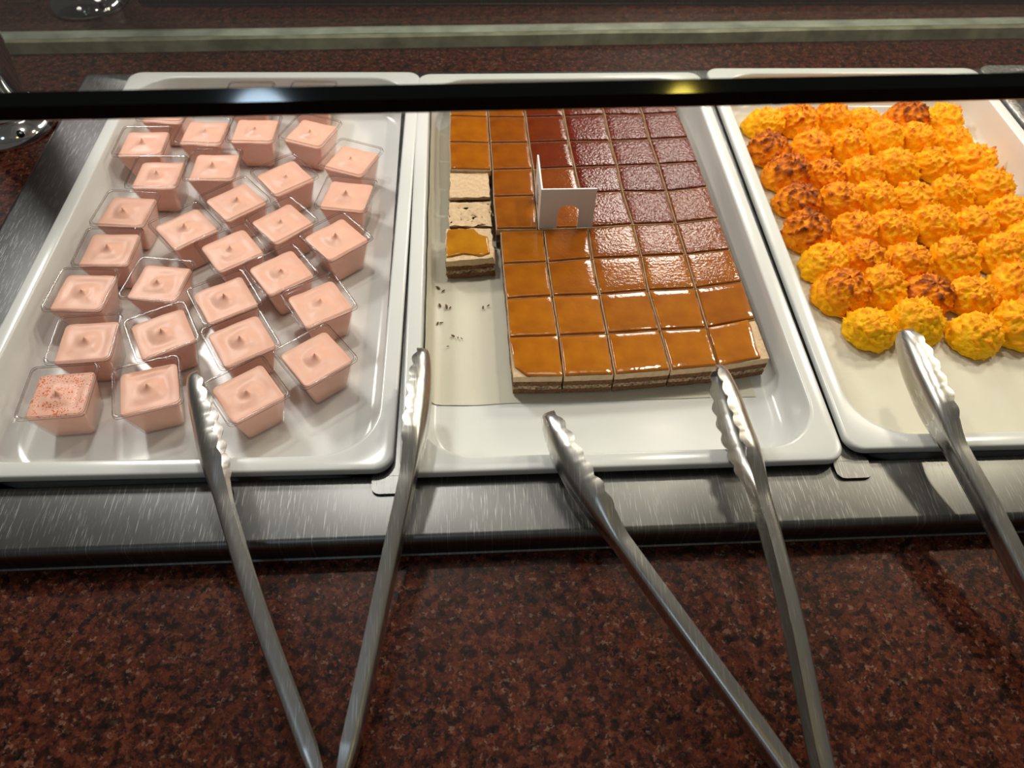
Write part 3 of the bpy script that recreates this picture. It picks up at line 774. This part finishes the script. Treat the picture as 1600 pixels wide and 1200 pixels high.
# ------------------------------------------------------------------ sneeze guard shelf, posts, divider
GLZ = .260
def gy(x): return .0312+(x+.3146)*(.0108/.4775)
shelf = tag(empty('glass_shelf', (0, .2, GLZ)), 'thick clear glass shelf above the trays, its dark green edge crossing the picture', 'glass shelf')
xa, xb = -1.15, 1.25; th = .012
prof = []
prof = [(.0008, 0), (0, .0008), (0, .0076), (.0044, th)]      # flat polished front with a wide upper bevel
V, F = [], []
for x in (xa, xb): V += [(x, gy(x)+p[0]-.2, p[1]) for p in prof]
n = len(prof); F = [(i, n+i, n+i+1, i+1) for i in range(n-1)]
link('front_edge', mesh('front_edge', V, F, False), M['glass_edge'], shelf)
V = [(xa, gy(xa)+.0008-.2, 0), (xb, gy(xb)+.0008-.2, 0), (xb, .33, 0), (xa, .33, 0), (xa, gy(xa)+.0044-.2, th), (xb, gy(xb)+.0044-.2, th), (xb, .33, th), (xa, .33, th)]
link('pane', mesh('pane', V, [(3, 2, 1, 0), (4, 5, 6, 7)], False), M['glass'], shelf)
link('side_edge', mesh('side_edge', V, [(1, 2, 6, 5), (2, 3, 7, 6), (3, 0, 4, 7)], False), M['glass_edge'], shelf)

def post(x, y, label):
    t = tag(empty('chrome_post', (x, y, GZ)), label, 'post', 'chrome posts standing on the granite')
    def circ(r, z, dx=0, k=32): return [(dx+r*math.cos(2*math.pi*i/k), r*math.sin(2*math.pi*i/k), z) for i in range(k)]
    R = [circ(.0500, .0), circ(.0505, .002), circ(.0500, .005), circ(.0470, .010), circ(.0425, .015), circ(.0375, .019), circ(.0340, .0215), circ(.0325, .0215)]
    link('flange', loft('flange', R, cap0=True, cap1=True), M['chrome'], t)
    R = [circ(.0330, .0200), circ(.0345, .0215), circ(.0345, .0255), circ(.0330, .0270)]
    link('collar', loft('collar', R, cap0=True, cap1=True), M['chrome'], t)
    R = [circ(.0310, .020, 0), circ(.0310, GLZ-GZ-.0005, .03)]
    link('pole', loft('pole', R, cap0=True, cap1=True), M['chrome'], t)
    for k in range(3):
        a = math.radians(-48+120*k); 
        bm = bmesh.new(); bmesh.ops.create_uvsphere(bm, u_segments=12, v_segments=6, radius=.0042)
        me = bpy.data.meshes.new('screw'); bm.to_mesh(me); bm.free(); link('screw', me, M['screw'], t, (.0445*math.cos(a), .0445*math.sin(a), .0125))
post(-.6160, .4830, 'chrome post with a domed base beside the steel frame, left edge')
post(-.6120, .7700, 'chrome post base seen behind the glass divider, top left')

dv = tag(empty('glass_divider', (0, .66, GZ)), 'upright glass divider in an aged sealant strip across the back', 'glass divider')
def curb_y(x): return .640+(x+.6)*.0215-.66
def strip(name, y0, y1, z0, z1, m, seed, wob):
    V, F = [], []; nx = 90
    for i in range(nx+1):
        x = -1.5+3.3*i/nx; a = curb_y(x); wv = wob*noise.noise(Vector((x*7, seed, 0)))
        V += [(x, a+y0, z0), (x, a+y0+.001, z1+wv), (x, a+y1, z1+wv*.4), (x, a+y1, z0)]
    for i in range(nx):
        for j in range(3): F.append((i*4+j, (i+1)*4+j, (i+1)*4+j+1, i*4+j+1))
    F += [(0, 1, 2, 3), (nx*4+3, nx*4+2, nx*4+1, nx*4)]
    return link(name, mesh(name, V, F, False), m, dv)
strip('sealant_strip', 0, .010, 0, .014, M['curb'], 1, .0012)
strip('glass_foot', .011, .030, 0, .0135, M['curbtop'], 3, .0010)
V, F = [], []
for x in (-1.5, 1.8):
    a = curb_y(x); V += [(x, a+.026, .013), (x, a+.026, .25), (x, a+.034, .25), (x, a+.034, .013)]
link('pane', mesh('pane', V, [(0, 4, 5, 1), (3, 2, 6, 7)], False), M['pane'], dv)
link('pane_edge', mesh('pane_edge', V, [(1, 5, 6, 2), (0, 1, 2, 3), (4, 7, 6, 5)], False), M['glass_edge'], dv)
